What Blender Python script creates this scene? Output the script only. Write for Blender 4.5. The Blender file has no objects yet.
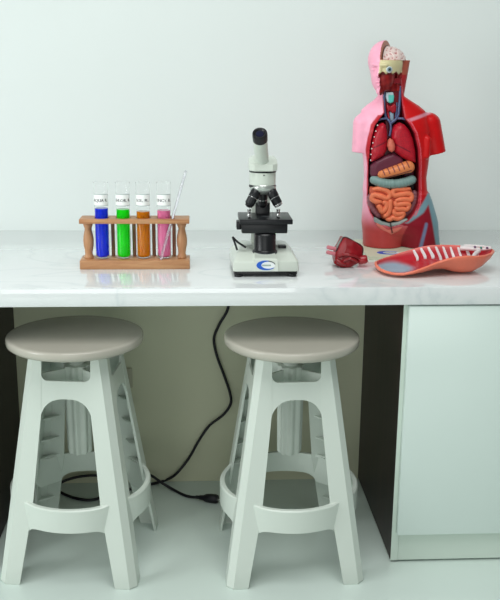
import bpy, bmesh, math, random
import numpy as np
from mathutils import Vector, Matrix, noise
random.seed(4)
scene = bpy.context.scene
C = scene.collection
PI = math.pi

# ------------------------------------------------------------------ camera
F_PX, PITCH, ROLL, YAW = 892.38, 0.252, 0.0091, 0.0584
CAM = Vector((-0.0583, -2.0284, 1.234))
cd = bpy.data.cameras.new('camera'); cam = bpy.data.objects.new('camera', cd); C.objects.link(cam)
cd.sensor_fit = 'AUTO'; cd.sensor_width = 36.0; cd.lens = F_PX / 600 * 36
cd.clip_start = 0.05
cam.matrix_world = Matrix.Translation(CAM) @ (Matrix.Rotation(-YAW, 4, 'Z') @ Matrix.Rotation(PI/2 - PITCH, 4, 'X') @ Matrix.Rotation(ROLL, 4, 'Z'))
scene.camera = cam

# ------------------------------------------------------------------ world, lights, exposure
w = bpy.data.worlds.new('room_light'); scene.world = w; w.use_nodes = True
bg = w.node_tree.nodes['Background']
bg.inputs[0].default_value = (0.95, 1.0, 0.99, 1); bg.inputs[1].default_value = 0.27

def area(name, loc, target, sx, sy, power, col):
    l = bpy.data.lights.new(name, 'AREA'); l.shape = 'RECTANGLE'; l.size = sx; l.size_y = sy
    l.energy = power; l.color = col
    o = bpy.data.objects.new(name, l); C.objects.link(o); o.location = loc
    o.rotation_euler = (Vector(target) - Vector(loc)).to_track_quat('-Z', 'Y').to_euler()
    return o
area('ceiling_lamp_light', (0.0, -1.05, 2.75), (0.0, -1.05, 0), 1.9, 1.5, 45, (0.98, 1.0, 0.985))
area('window_daylight', (-3.0, -1.5, 1.45), (0.2, 0.2, 0.75), 1.6, 1.7, 62, (0.96, 1.0, 1.0))
area('front_fill_light', (-0.6, -5.2, 1.15), (0.0, 0.3, 0.75), 3.0, 1.4, 36, (0.97, 1.0, 0.985))  # frontal fill added behind the camera to brighten upright faces, no known window

vs = scene.view_settings
vs.view_transform = 'Standard'; vs.look = 'None'; vs.gamma = 1.0; vs.use_curve_mapping = False
vs.exposure = -0.12

# ------------------------------------------------------------------ helpers
def lin(c):
    r = []
    for v in c:
        v = v / 255.0
        r.append(v / 12.92 if v <= 0.04045 else ((v + 0.055) / 1.055) ** 2.4)
    return tuple(r)

MATS = {}
def mat(name, rgb, rough=0.5, metal=0.0, var=0.04, vscale=30.0, bump=0.0, bscale=200.0, coat=0.0, trans=0.0, ior=1.45, attr=None, stretch=None, spec=None):
    if name in MATS: return MATS[name]
    m = bpy.data.materials.new(name); m.use_nodes = True; nt = m.node_tree
    b = nt.nodes['Principled BSDF']
    b.inputs['Roughness'].default_value = rough; b.inputs['Metallic'].default_value = metal
    b.inputs['Coat Weight'].default_value = coat; b.inputs['Coat Roughness'].default_value = 0.08
    b.inputs['Transmission Weight'].default_value = trans; b.inputs['IOR'].default_value = ior
    if spec is not None: b.inputs['Specular IOR Level'].default_value = spec
    tc = nt.nodes.new('ShaderNodeTexCoord'); mp = nt.nodes.new('ShaderNodeMapping')
    nt.links.new(tc.outputs['Object'], mp.inputs[0])
    if stretch: mp.inputs['Scale'].default_value = stretch
    n = nt.nodes.new('ShaderNodeTexNoise'); n.inputs['Scale'].default_value = vscale; n.inputs['Detail'].default_value = 4
    nt.links.new(mp.outputs[0], n.inputs['Vector'])
    mx = nt.nodes.new('ShaderNodeMix'); mx.data_type = 'RGBA'; mx.blend_type = 'MULTIPLY'
    mx.inputs['Factor'].default_value = 1.0
    rp = nt.nodes.new('ShaderNodeValToRGB')
    rp.color_ramp.elements[0].position = 0.3; rp.color_ramp.elements[1].position = 0.7
    rp.color_ramp.elements[0].color = (1 - var,) * 3 + (1,); rp.color_ramp.elements[1].color = (1, 1, 1, 1)
    nt.links.new(n.outputs['Fac'], rp.inputs[0])
    nt.links.new(rp.outputs[0], mx.inputs['B'])
    if attr:
        at_ = nt.nodes.new('ShaderNodeAttribute'); at_.attribute_name = attr
        nt.links.new(at_.outputs['Color'], mx.inputs['A'])
    else:
        mx.inputs['A'].default_value = lin(rgb) + (1,)
    nt.links.new(mx.outputs['Result'], b.inputs['Base Color'])
    if bump:
        n2 = nt.nodes.new('ShaderNodeTexNoise'); n2.inputs['Scale'].default_value = bscale; n2.inputs['Detail'].default_value = 3
        nt.links.new(mp.outputs[0], n2.inputs['Vector'])
        bp = nt.nodes.new('ShaderNodeBump'); bp.inputs['Strength'].default_value = bump; bp.inputs['Distance'].default_value = 0.002
        nt.links.new(n2.outputs['Fac'], bp.inputs['Height']); nt.links.new(bp.outputs[0], b.inputs['Normal'])
    MATS[name] = m
    return m

def wood(name, dark, light, rough, scale, stretch, mid=0.5):
    m = bpy.data.materials.new(name); m.use_nodes = True; nt = m.node_tree; b = nt.nodes['Principled BSDF']
    b.inputs['Roughness'].default_value = rough
    tc = nt.nodes.new('ShaderNodeTexCoord'); mp = nt.nodes.new('ShaderNodeMapping'); mp.inputs['Scale'].default_value = stretch
    nt.links.new(tc.outputs['Object'], mp.inputs[0])
    n = nt.nodes.new('ShaderNodeTexNoise'); n.inputs['Scale'].default_value = scale; n.inputs['Detail'].default_value = 6; n.inputs['Distortion'].default_value = 0.6
    nt.links.new(mp.outputs[0], n.inputs['Vector'])
    rp = nt.nodes.new('ShaderNodeValToRGB'); e = rp.color_ramp.elements
    e[0].position = mid - 0.18; e[0].color = lin(dark) + (1,); e[1].position = mid + 0.18; e[1].color = lin(light) + (1,)
    nt.links.new(n.outputs['Fac'], rp.inputs[0]); nt.links.new(rp.outputs[0], b.inputs['Base Color'])
    return m

def marble(name):
    m = bpy.data.materials.new(name); m.use_nodes = True; nt = m.node_tree; b = nt.nodes['Principled BSDF']
    b.inputs['Roughness'].default_value = 0.12; b.inputs['Coat Weight'].default_value = 1.0; b.inputs['Coat IOR'].default_value = 1.55; b.inputs['Coat Roughness'].default_value = 0.035
    tc = nt.nodes.new('ShaderNodeTexCoord'); mp = nt.nodes.new('ShaderNodeMapping')
    mp.inputs['Scale'].default_value = (1, 2.2, 1.0); mp.inputs['Rotation'].default_value = (0.2, 0.9, 0.6); mp.inputs['Location'].default_value = (0.33, 0.1, 0.2)
    nt.links.new(tc.outputs['Object'], mp.inputs[0])
    n = nt.nodes.new('ShaderNodeTexNoise'); n.inputs['Scale'].default_value = 2.1; n.inputs['Detail'].default_value = 6; n.inputs['Distortion'].default_value = 0.9
    nt.links.new(mp.outputs[0], n.inputs['Vector'])
    s = nt.nodes.new('ShaderNodeMath'); s.operation = 'SUBTRACT'; s.inputs[1].default_value = 0.5; nt.links.new(n.outputs['Fac'], s.inputs[0])
    a = nt.nodes.new('ShaderNodeMath'); a.operation = 'ABSOLUTE'; nt.links.new(s.outputs[0], a.inputs[0])
    rp = nt.nodes.new('ShaderNodeValToRGB'); e = rp.color_ramp.elements
    e[0].position = 0.0; e[0].color = lin((213, 219, 220)) + (1,)
    e[1].position = 0.03; e[1].color = lin((226, 230, 230)) + (1,)
    e2 = e.new(0.012); e2.color = lin((221, 226, 226)) + (1,)
    nt.links.new(a.outputs[0], rp.inputs[0]); nt.links.new(rp.outputs[0], b.inputs['Base Color'])
    return m

ORI = {}
def tag(o, label=None, cat=None, group=None, kind=None):
    if label: o['label'] = label
    if cat: o['category'] = cat
    if group: o['group'] = group
    if kind: o['kind'] = kind
    return o

def thing(name, label, cat, loc=(0, 0, 0), group=None):
    o = bpy.data.objects.new(name, None); C.objects.link(o); o.location = loc; o.empty_display_size = 0.05
    ORI[o] = Vector(loc)
    return tag(o, label, cat, group)

def link(name, me, m, parent=None, loc=None, smooth=None):
    """verts are given in world coordinates; they are moved into the parent's (or own) frame"""
    org = ORI[parent] if parent is not None else Vector(loc or (0, 0, 0))
    if org.length > 0: me.transform(Matrix.Translation(-org))
    for mm in (m if isinstance(m, (list, tuple)) else [m]): me.materials.append(mm)
    o = bpy.data.objects.new(name, me); C.objects.link(o)
    if parent is not None: o.parent = parent
    else: o.location = org
    ORI[o] = org
    if smooth is not None:
        me.polygons.foreach_set('use_smooth', [True] * len(me.polygons))
        if smooth < 179: me.set_sharp_from_angle(angle=math.radians(smooth))
    me.update()
    return o

def mesh(verts, faces):
    me = bpy.data.meshes.new('m'); me.from_pydata([tuple(v) for v in verts], [], [tuple(f) for f in faces]); me.validate(); return me

def fin(bm):
    bmesh.ops.recalc_face_normals(bm, faces=bm.faces)
    me = bpy.data.meshes.new('m'); bm.to_mesh(me); bm.free(); return me

def join(*ms):
    bm = bmesh.new()
    for m in ms:
        bm.from_mesh(m); bpy.data.meshes.remove(m)
    me = bpy.data.meshes.new('m'); bm.to_mesh(me); bm.free(); return me

def box(x0, x1, y0, y1, z0, z1, bev=0.0, seg=2):
    bm = bmesh.new(); bmesh.ops.create_cube(bm, size=1)
    for v in bm.verts:
        v.co = Vector((x0 if v.co.x < 0 else x1, y0 if v.co.y < 0 else y1, z0 if v.co.z < 0 else z1))
    if bev: bmesh.ops.bevel(bm, geom=list(bm.edges), offset=bev, segments=seg, affect='EDGES', profile=0.5)
    return fin(bm)

def frame_from(d):
    d = Vector(d).normalized(); u = d.orthogonal().normalized()
    if abs(d.z) < 0.9: u = Vector((0, 0, 1)).cross(d).normalized()
    return u, d.cross(u), d

def lathe(prof, base=(0, 0, 0), axis=(0, 0, 1), seg=32, lobes=None):
    """prof: list of (radius, height) along axis from base; closed with caps"""
    u, v, d = frame_from(axis); b = Vector(base); vs_, fs = [], []
    if abs(Vector(axis).normalized().z) > 0.999: u, v, d = Vector((1, 0, 0)), Vector((0, 1, 0)), Vector((0, 0, 1 if axis[2] > 0 else -1))
    for r, h in prof:
        for k in range(seg):
            a = 2 * PI * k / seg; rr = r if lobes is None else r * (1 + lobes[1] * math.cos(lobes[0] * a))
            vs_.append(b + d * h + (u * math.cos(a) + v * math.sin(a)) * rr)
    n = len(prof)
    for i in range(n - 1):
        for k in range(seg):
            k2 = (k + 1) % seg
            fs.append((i*seg + k, i*seg + k2, (i+1)*seg + k2, (i+1)*seg + k))
    fs.append(tuple(reversed(range(seg)))); fs.append(tuple((n-1)*seg + k for k in range(seg)))
    me = mesh(vs_, fs); bm = bmesh.new(); bm.from_mesh(me); bpy.data.meshes.remove(me)
    bmesh.ops.remove_doubles(bm, verts=bm.verts, dist=1e-6)
    return fin(bm)

def spline(pts, n=8):
    P = [Vector(p) for p in pts]; out = []
    for i in range(len(P) - 1):
        p0 = P[max(i-1, 0)]; p1 = P[i]; p2 = P[i+1]; p3 = P[min(i+2, len(P)-1)]
        for k in range(n):
            t = k / n
            out.append(0.5 * ((2*p1) + (p2-p0)*t + (2*p0-5*p1+4*p2-p3)*t*t + (3*p1-p0-3*p2+p3)*t**3))
    out.append(P[-1]); return out

def tube(pts, r, seg=10, smooth_n=6):
    P = spline(pts, smooth_n) if smooth_n else [Vector(p) for p in pts]
    n = len(P); vs_, fs = [], []
    up = Vector((0.13, 0.31, 0.94)).normalized()
    for i, p in enumerate(P):
        d = (P[min(i+1, n-1)] - P[max(i-1, 0)]).normalized()
        u = (up - d * up.dot(d))
        u = u.normalized() if u.length > 1e-4 else d.orthogonal().normalized()
        up = u; v = d.cross(u)
        rr = r(i / (n-1)) if callable(r) else r
        for k in range(seg):
            a = 2*PI*k/seg; vs_.append(p + (u*math.cos(a) + v*math.sin(a)) * rr)
    for i in range(n-1):
        for k in range(seg):
            k2 = (k+1) % seg; fs.append((i*seg+k, i*seg+k2, (i+1)*seg+k2, (i+1)*seg+k))
    fs.append(tuple(reversed(range(seg)))); fs.append(tuple((n-1)*seg+k for k in range(seg)))
    me = mesh(vs_, fs); bm = bmesh.new(); bm.from_mesh(me); bpy.data.meshes.remove(me); return fin(bm)

def prism(outline, f0, f1):
    """outline: list of 2D points; f0/f1 map (u,v) to 3D for the two faces"""
    n = len(outline); vs_ = [f0(*p) for p in outline] + [f1(*p) for p in outline]
    fs = [tuple(range(n)), tuple(reversed(range(n, 2*n)))]
    for i in range(n):
        j = (i+1) % n; fs.append((i, n+i, n+j, j))
    me = mesh(vs_, fs); bm = bmesh.new(); bm.from_mesh(me); bpy.data.meshes.remove(me); return fin(bm)

def loft(rings):
    """list of closed rings (equal counts) -> capped solid"""
    n = len(rings[0]); vs_ = [p for r in rings for p in r]; fs = []
    for i in range(len(rings)-1):
        for k in range(n):
            k2 = (k+1) % n; fs.append((i*n+k, i*n+k2, (i+1)*n+k2, (i+1)*n+k))
    fs.append(tuple(reversed(range(n)))); fs.append(tuple((len(rings)-1)*n+k for k in range(n)))
    me = mesh(vs_, fs); bm = bmesh.new(); bm.from_mesh(me); bpy.data.meshes.remove(me); return fin(bm)

RCAM = cam.matrix_world.to_3x3()
def at(u, v, y):
    """point in the room at depth y that a sight line through photo pixel (u, v) meets: used to take measurements"""
    d = RCAM @ Vector(((u - 250) / F_PX, -(v - 300) / F_PX, -1.0))
    return CAM + d * ((y - CAM.y) / d.y)
def on(u, v, z):
    d = RCAM @ Vector(((u - 250) / F_PX, -(v - 300) / F_PX, -1.0))
    return CAM + d * ((z - CAM.z) / d.z)

# ------------------------------------------------------------------ materials
M_WALL = mat('wall_paint', (226, 234, 231), 0.55, var=0.03, vscale=1.2, bump=0.05, bscale=120)
M_KNEE = mat('under_counter_panel', (214, 216, 188), 0.5, var=0.05, vscale=2.0)
M_FLOOR = mat('floor_polished', (212, 226, 219), 0.16, var=0.06, vscale=2.5, spec=0.5)
M_MARBLE = marble('counter_marble')
M_CAB = mat('cabinet_white', (208, 222, 211), 0.28, var=0.015, vscale=3)
M_DOOR = mat('door_white', (210, 224, 218), 0.22, var=0.015, vscale=3)
M_WENGE = wood('wenge_board', (17, 8, 7), (40, 21, 18), 0.5, 5, (9, 9, 0.45))
M_FOOT = mat('foot_plastic', (190, 200, 190), 0.5)  # plain pale plastic of the cabinet feet
M_STOOL = mat('stool_plastic', (209, 218, 209), 0.3, var=0.02, vscale=9, bump=0.03, bscale=400)
M_SEAT = mat('stool_seat_plastic', (182, 178, 166), 0.18, var=0.03, vscale=7, bump=0.03, bscale=400)
M_BLACK = mat('black_plastic', (17, 18, 22), 0.35, bump=0.05, bscale=600)
M_CORD = mat('cord_rubber', (18, 18, 26), 0.45)
M_BEECH = wood('beech', (168, 116, 76), (196, 148, 104), 0.45, 6, (1.2, 14, 14))
M_BEECHV = wood('beech_turned', (166, 114, 76), (194, 146, 104), 0.45, 6, (14, 14, 1.2))
M_PEG = wood('peg_wood', (140, 98, 72), (172, 128, 98), 0.5, 6, (14, 14, 1.2))
M_GLASS = mat('tube_glass', (255, 255, 255), 0.02, trans=1.0, ior=1.12, var=0.0)
M_ROD = mat('rod_glass', (240, 240, 246), 0.03, trans=0.85, ior=1.45, var=0.0)
M_PAPER = mat('label_paper', (248, 250, 248), 0.6, var=0.02)
M_INK = mat('label_ink', (28, 32, 40), 0.6)
M_LBORDER = mat('label_border', (138, 160, 156), 0.6)
M_SCOPE = mat('scope_enamel', (210, 218, 207), 0.28, var=0.02, coat=0.3)
M_CHROME = mat('chrome', (205, 205, 205), 0.15, metal=1.0, var=0.05)
M_BLUE = mat('logo_blue', (22, 92, 196), 0.4)
M_NAVY = mat('logo_navy', (22, 44, 48), 0.4)
M_GREYPRINT = mat('logo_print_grey', (120, 150, 140), 0.5)
M_WHITEPRINT = mat('logo_white', (232, 238, 238), 0.4)
M_BOARD = mat('model_board', (216, 222, 196), 0.35, var=0.03)
M_MODEL = mat('painted_model', (255, 255, 255), 0.36, attr='paint', var=0.1, vscale=45, coat=0.05, spec=0.35)
M_MODELM = mat('painted_model_textured', (255, 255, 255), 0.38, attr='paint', var=0.16, vscale=160, bump=0.25, bscale=330, coat=0.05, spec=0.35)

# ------------------------------------------------------------------ the room
CT = 0.74; TH = 0.0438; WALL_Y = 0.7803; KNEE_Y = 0.5137; XC = 0.4333; XL = -0.5994
tag(link('floor', box(-4, 4, -5, 1.2, -0.1, 0), M_FLOOR), kind='structure', label='glossy pale grey white floor of the lab')
tag(link('wall_back', box(-4, 4, WALL_Y, WALL_Y + 0.12, 0, 3.2), M_WALL), kind='structure', label='plain white wall behind the counter')
tag(link('wall_under_counter', box(XL, XC, KNEE_Y, KNEE_Y + 0.05, 0, CT - TH), M_KNEE), kind='structure', label='dim greyish back panel under the counter')

# worktop
wt = thing('worktop', 'long white marble counter top with faint grey veins', 'countertop', (0, 0.39, CT - TH))
link('slab', box(-2.2, 2.2, 0.0, WALL_Y, CT - TH + 0.0, CT, 0.0018, 2), M_MARBLE, wt, smooth=35)

# cabinets: white fronts, dark inner side panel
def cabinet(x0, x1, inner, label):
    cx = (x0 + x1) / 2
    t = thing('base_cabinet', label, 'cabinet', (cx, 0.25, 0))
    y0, y1, zt = 0.0222, KNEE_Y, CT - TH
    s = 1 if inner < cx else -1
    xi = inner; xo = x1 if s > 0 else x0
    # inner side panel: white front edge band + dark face
    link('side_panel', box(min(xi, xi + s*0.018), max(xi, xi + s*0.018), y0 + 0.0012, y1, 0.005, zt), M_WENGE, t)
    link('edge_band', box(min(xi - s*0.0006, xi + s*0.018), max(xi - s*0.0006, xi + s*0.018), y0, y0 + 0.0012, 0.005, zt), M_CAB, t)
    link('plinth', box(min(xi + s*0.0186, xo), max(xi + s*0.0186, xo), y0 + 0.0005, y0 + 0.016, 0.006, 0.0835), M_CAB, t)
    link('carcass', box(min(xi + s*0.018, xo), max(xi + s*0.018, xo), y0 + 0.018, y1, 0.0845, zt), M_CAB, t)
    link('door', box(min(xi + s*0.009, xo - s*0.004), max(xi + s*0.009, xo - s*0.004), y0 - 0.018, y0 - 0.001, 0.086, zt - 0.004, 0.0025), M_DOOR, t, smooth=40)
    for fx in (xi + s*0.055, xo - s*0.06):
        for fy in (0.055, y1 - 0.06):
            link('foot', lathe([(0.017, 0), (0.018, 0.003), (0.015, 0.006), (0.015, 0.0845)], (fx, fy, 0), seg=20), M_FOOT, t, smooth=40)
    return t
cabinet(XC, XC + 0.95, XC, 'white base cabinet with dark wood side panel, under the anatomy model')
cabinet(XL - 0.95, XL, XL, 'base cabinet at the far left, only its dark wood side showing')

# wall outlet on the panel under the counter, behind the left stool
wo = thing('wall_outlet', 'small flush outlet plate on the under-counter panel behind a stool leg', 'outlet', (-0.283, KNEE_Y - 0.004, 0.343))
link('cover', box(-0.306, -0.260, KNEE_Y - 0.007, KNEE_Y, 0.310, 0.372, 0.002), mat('outlet_plastic', (184, 182, 160), 0.4), wo, smooth=40)
link('socket', lathe([(0.014, 0), (0.014, 0.0035), (0.012, 0.0035), (0.011, 0.0015)], (-0.283, KNEE_Y - 0.007, 0.341), (0, -1, 0), 20), mat('outlet_face', (150, 146, 124), 0.4), wo, smooth=40)

# ------------------------------------------------------------------ stools
def halfw(z): return 0.172 - (0.172 - 0.094) * z / 0.575
def legb(z): return float(np.interp(z, [0, 0.2, 0.43, 0.575], [0.053, 0.061, 0.053, 0.035]))

def make_stool():
    t = thing('bar_stool', 'x', 'stool', (0, 0, 0))
    seat = lathe([(0.150, 0.577), (0.162, 0.578), (0.1668, 0.582), (0.168, 0.588), (0.1678, 0.5955), (0.1665, 0.599), (0.1640, 0.6002), (0.155, 0.6003), (0.10, 0.6002), (0.02, 0.600)], seg=72)
    st = link('seat', seat, M_SEAT, t, smooth=50)
    link('seat_hub', lathe([(0.05, 0.560), (0.055, 0.566), (0.055, 0.575)], seg=32), M_STOOL, st, smooth=40)
    th = 0.0065; c = 0.016
    for (sx, sy) in ((-1, -1), (1, -1), (1, 1), (-1, 1)):
        rings = []
        for z in [0, 0.004, 0.05, 0.1, 0.15, 0.2, 0.25, 0.3, 0.35, 0.4, 0.43, 0.46, 0.49, 0.52, 0.55, 0.575]:
            W = halfw(z); b = legb(z)
            if z == 0: W -= 0.002; b -= 0.003
            sec = [(-W + b, -W), (-W + c, -W), (-W, -W + c), (-W, -W + b), (-W + th, -W + b), (-W + th, -W + c + 0.004), (-W + c + 0.004, -W + th), (-W + b, -W + th)]
            rings.append([Vector((-p[0]*sx, -p[1]*sy, z)) for p in sec])
        lg = link('leg', loft(rings), M_STOOL, t, smooth=35)
        ribs = []
        for z in (0.075, 0.155, 0.205, 0.265, 0.33, 0.395):
            W = halfw(z); b = legb(z) - 0.012
            tri = [(-W + th*0.9, -W + c + 0.006), (-W + c + 0.006, -W + th*0.9), (-W + b, -W + th*0.9), (-W + 0.62*b, -W + 0.62*b), (-W + th*0.9, -W + b)]
            link('leg_rib', prism(tri, lambda u, v, z=z: Vector((-u*sx, -v*sy, z)), lambda u, v, z=z: Vector((-u*sx, -v*sy, z + 0.004))), M_STOOL, lg)
        # foot pad
        W = halfw(0) - 0.004
    # aprons with the notch above and the arch below
    n = 12
    out = []
    zt = 0.575
    def inner(z): return halfw(z) - legb(z)
    r = 0.016
    ut = inner(zt); ub = inner(0.515)
    right = [(ut + 0.012, zt), (ut, zt)]
    for k in range(n + 1):
        a = k / n * PI/2
        right.append((ub - r + r*math.cos(a) * 1.0 , 0.510 + r - r*math.sin(a)))
    # lower side, right half, from leg to crown of arch
    arch = []
    ua = inner(0.385)
    for k in range(n + 1):
        a = k / n * PI/2
        arch.append((ua * math.cos(a)**0.75, 0.385 + 0.082 * math.sin(a)**0.8))
    polyR = right
    left = [(-u, z) for u, z in reversed(right)]
    low = [(-u - 0.001, z) for u, z in arch] + [(u + 0.001, z) for u, z in reversed(arch)]
    outline = left and (right + left)
    outline = right + left + [(-inner(0.45) - 0.012, 0.45), (-ua - 0.012, 0.385)] + low + [(ua + 0.012, 0.385), (inner(0.45) + 0.012, 0.45)]
    for q in range(4):
        R = Matrix.Rotation(q * PI/2, 3, 'Z')
        f0 = lambda u, z, R=R: R @ Vector((u, -halfw(z) + 0.0006, z))
        f1 = lambda u, z, R=R: R @ Vector((u, -halfw(z) + 0.0066, z))
        ap = link('apron', prism(outline, f0, f1), M_STOOL, t)
    # foot ring
    R0, R1 = 0.178, 0.166; rings = []; N = 160
    for k in range(N):
        a = 2*PI*k/N; q = (a + PI/4) % (PI/2) - PI/4          # angle from side centre
        d = max(0.0, (abs(q) - math.radians(21)) / math.radians(13)); d = min(d, 1.0)
        e = 1 - math.sqrt(max(0, 1 - d*d))
        zt_, zb_ = 0.209 + 0.004*e, 0.150 - 0.022*e
        cs, sn = math.cos(a), math.sin(a)
        rings.append([Vector((R0*cs, R0*sn, zb_)), Vector((R0*cs, R0*sn, zt_ - 0.003)), Vector(((R0-0.003)*cs, (R0-0.003)*sn, zt_)), Vector((R1*cs, R1*sn, zt_)), Vector((R1*cs, R1*sn, zt_ - 0.008)), Vector(((R0-0.006)*cs, (R0-0.006)*sn, zt_ - 0.008)), Vector(((R0-0.006)*cs, (R0-0.006)*sn, zb_))])
    vs_ = [p for r_ in rings for p in r_]; m_ = 7; fs = []
    for k in range(N):
        k2 = (k+1) % N
        for j in range(m_):
            j2 = (j+1) % m_; fs.append((k*m_+j, k2*m_+j, k2*m_+j2, k*m_+j2))
    bm = bmesh.new(); me = mesh(vs_, fs); bm.from_mesh(me)
    link('foot_ring', fin(bm), M_STOOL, t, smooth=40)
    # centre sleeve with ribs, screw rod
    link('centre_sleeve', lathe([(0.026, 0.286), (0.0285, 0.290), (0.030, 0.40), (0.031, 0.520), (0.020, 0.522)], seg=64, lobes=(8, 0.10)), M_STOOL, t, smooth=40)
    link('screw_rod', lathe([(0.0185, 0.521), (0.0185, 0.577)], seg=32), M_STOOL, t, smooth=40)
    br = []
    for q in range(4):
        a = q*PI/2 + PI/4; d = Vector((math.cos(a), math.sin(a), 0)); s = Vector((-d.y, d.x, 0)) * 0.003
        L = halfw(0.5) * math.sqrt(2) - 0.016
        o = [(0.027, 0.44), (L*0.75, 0.46), (L, 0.47), (L - 0.004, 0.52), (0.027, 0.515)]
        link('web', prism(o, lambda u, z, d=d, s=s: d*u + s + Vector((0, 0, z)), lambda u, z, d=d, s=s: d*u - s + Vector((0, 0, z))), M_STOOL, t)
    return t

def copy_tree(o, parent=None):
    c = o.copy(); C.objects.link(c); c.parent = parent
    for ch in list(o.children): copy_tree(ch, c)
    return c
stool = make_stool()
stool2 = copy_tree(stool)
for s, x, y, a, lab in ((stool, -0.3658, 0.1097, -0.1218, 'white plastic stool with round seat, left one, in front of the looping cord'),
                        (stool2, 0.1698, 0.0873, 0.0369, 'white plastic stool with round seat, nearer the white cabinet')):
    s.location = (x, y, 0); s.rotation_euler = (0, 0, a); s['label'] = lab; s['group'] = 'round plastic stools under the counter'

# ------------------------------------------------------------------ power cord
pc = thing('power_cord', 'black power cord hanging from the counter and looping on the floor', 'cord', (-0.15, 0.46, 0))
ky = 0.497
path = [at(229, 285, ky), at(228, 308, ky), at(219, 325, ky), at(214, 339, ky), at(217, 356, ky), at(224, 375, ky), at(230, 393, ky), at(230.5, 404, ky), at(223, 415, ky), at(209, 426, ky), at(198, 442, ky), at(189, 458, ky), at(176, 474, ky - 0.01)]
zf = 0.0042
path += [on(166, 480, zf), on(156, 483, zf), on(140, 486.5, zf), on(120, 492, zf), on(103, 497, zf), on(90, 500, zf), on(75, 498, zf), on(62, 493, zf), on(56, 488, zf),
         at(62, 482, 0.475), at(75, 477.5, 0.485), at(90, 475.5, 0.487), at(108, 475.5, 0.487), at(128, 472.5, 0.487), at(142, 472.5, 0.487), at(152, 476, 0.478), at(162, 483, 0.462), on(174, 490, zf), on(184, 495, zf), on(192, 497, 0.006), on(198, 497, 0.009)]
link('cable', tube(path, 0.0042, 10, 6), M_CORD, pc, smooth=180)
p0 = on(196, 497, 0.010); p1 = on(218, 499, 0.013); d = (p1 - p0); L = d.length
pl = link('plug', lathe([(0.005, 0), (0.0055, 0.010), (0.007, 0.012), (0.0075, 0.022), (0.012, 0.032), (0.0135, 0.045), (0.0135, L - 0.006), (0.012, L - 0.004), (0.011, L)], p0, d, 20), M_CORD, pc, smooth=40)
dn = d.normalized(); sd = dn.cross(Vector((0, 0, 1))).normalized()
for s in (-1, 1):
    link('prong', lathe([(0.0022, L - 0.001), (0.0022, L + 0.016), (0.0014, L + 0.018)], p0 + sd * 0.0055 * s, d, 10), M_CHROME, pl, smooth=40)

# ------------------------------------------------------------------ test tube rack
RY0, RY1 = 0.205, 0.272; RX0, RX1 = -0.361, -0.0825; TY = 0.2348
tx = [-0.3052, -0.2508, -0.2000, -0.1477]
rk = thing('test_tube_rack', 'small wooden test tube rack with turned posts on the counter', 'rack', ((RX0+RX1)/2, 0.24, CT))
link('base', box(RX0, RX1, RY0, RY1, CT, 0.7636, 0.0022), M_BEECH, rk, smooth=40)
def boolean(me, cutters):
    a = bpy.data.objects.new('a', me); C.objects.link(a); tmp = []
    for c in cutters:
        b = bpy.data.objects.new('b', c); C.objects.link(b); tmp.append(b)
        md = a.modifiers.new('b', 'BOOLEAN'); md.object = b; md.operation = 'DIFFERENCE'; md.solver = 'EXACT'
    dg = bpy.context.evaluated_depsgraph_get(); dg.update()
    r = bpy.data.meshes.new_from_object(a.evaluated_get(dg))
    for b in tmp: bpy.data.objects.remove(b)
    bpy.data.objects.remove(a)
    return r
TR = 0.0176
rod0 = Vector((-0.1555, 0.2072, 0.7670)); rod1 = Vector((-0.0910, 0.2310, 0.9865)); rd = (rod1 - rod0).normalized()
cuts = [lathe([(TR + 0.0016, 0), (TR + 0.0016, 0.1)], (x, TY, 0.82), seg=40) for x in tx]
cuts.append(lathe([(0.0062, 0.06), (0.0062, 0.16)], rod0, rd, 16))
rail = boolean(box(RX0 + 0.002, RX1 - 0.0005, RY0, RY1 - 0.002, 0.857, 0.8684, 0.0015), cuts)
link('top_rail', rail, M_BEECH, rk, smooth=35)
for px in (-0.3402, -0.1025):
    link('post', lathe([(0.0115, 0.7630), (0.0125, 0.7665), (0.0115, 0.770), (0.0095, 0.776), (0.0105, 0.786), (0.0128, 0.799), (0.0135, 0.811), (0.0120, 0.823), (0.0095, 0.835), (0.0088, 0.841), (0.0110, 0.847), (0.0122, 0.851), (0.0115, 0.8572)], (px, TY, 0), seg=28), M_BEECHV, rk, smooth=180)
for x in tx:
    link('drying_peg', lathe([(0.0048, 0.763), (0.0048, 0.846), (0.0042, 0.849), (0.002, 0.8505)], (x + 0.0245, 0.2655, 0), seg=16), M_PEG, rk, smooth=40)

def text_mesh(s, size, align='CENTER'):
    cu = bpy.data.curves.new('t', 'FONT'); cu.body = s; cu.size = size; cu.align_x = align; cu.align_y = 'CENTER'; cu.extrude = 0.0; cu.resolution_u = 2
    cu.offset = size * 0.025
    o = bpy.data.objects.new('t', cu); C.objects.link(o); dg = bpy.context.evaluated_depsgraph_get(); dg.update()
    me = bpy.data.meshes.new_from_object(o.evaluated_get(dg)); bpy.data.objects.remove(o); bpy.data.curves.remove(cu)
    return me
liq = [('blue', (14, 52, 250), 0.8930), ('green', (10, 250, 10), 0.8905), ('amber', (230, 132, 6), 0.8850), ('pink', (255, 132, 184), 0.8880)]
texts = ['AQUA R.', 'CHLOR. R.', 'SOL. FL.', 'TINCT. R.']
tz0, tz1 = 0.7645, 0.9585
def wrap(me, cx, r, zc, ang0=0.0):
    for v in me.vertices:
        a = -PI/2 + v.co.x / r + ang0
        v.co = Vector((cx + r*math.cos(a), TY + r*math.sin(a), zc + v.co.y))
    me.update(); return me
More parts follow.
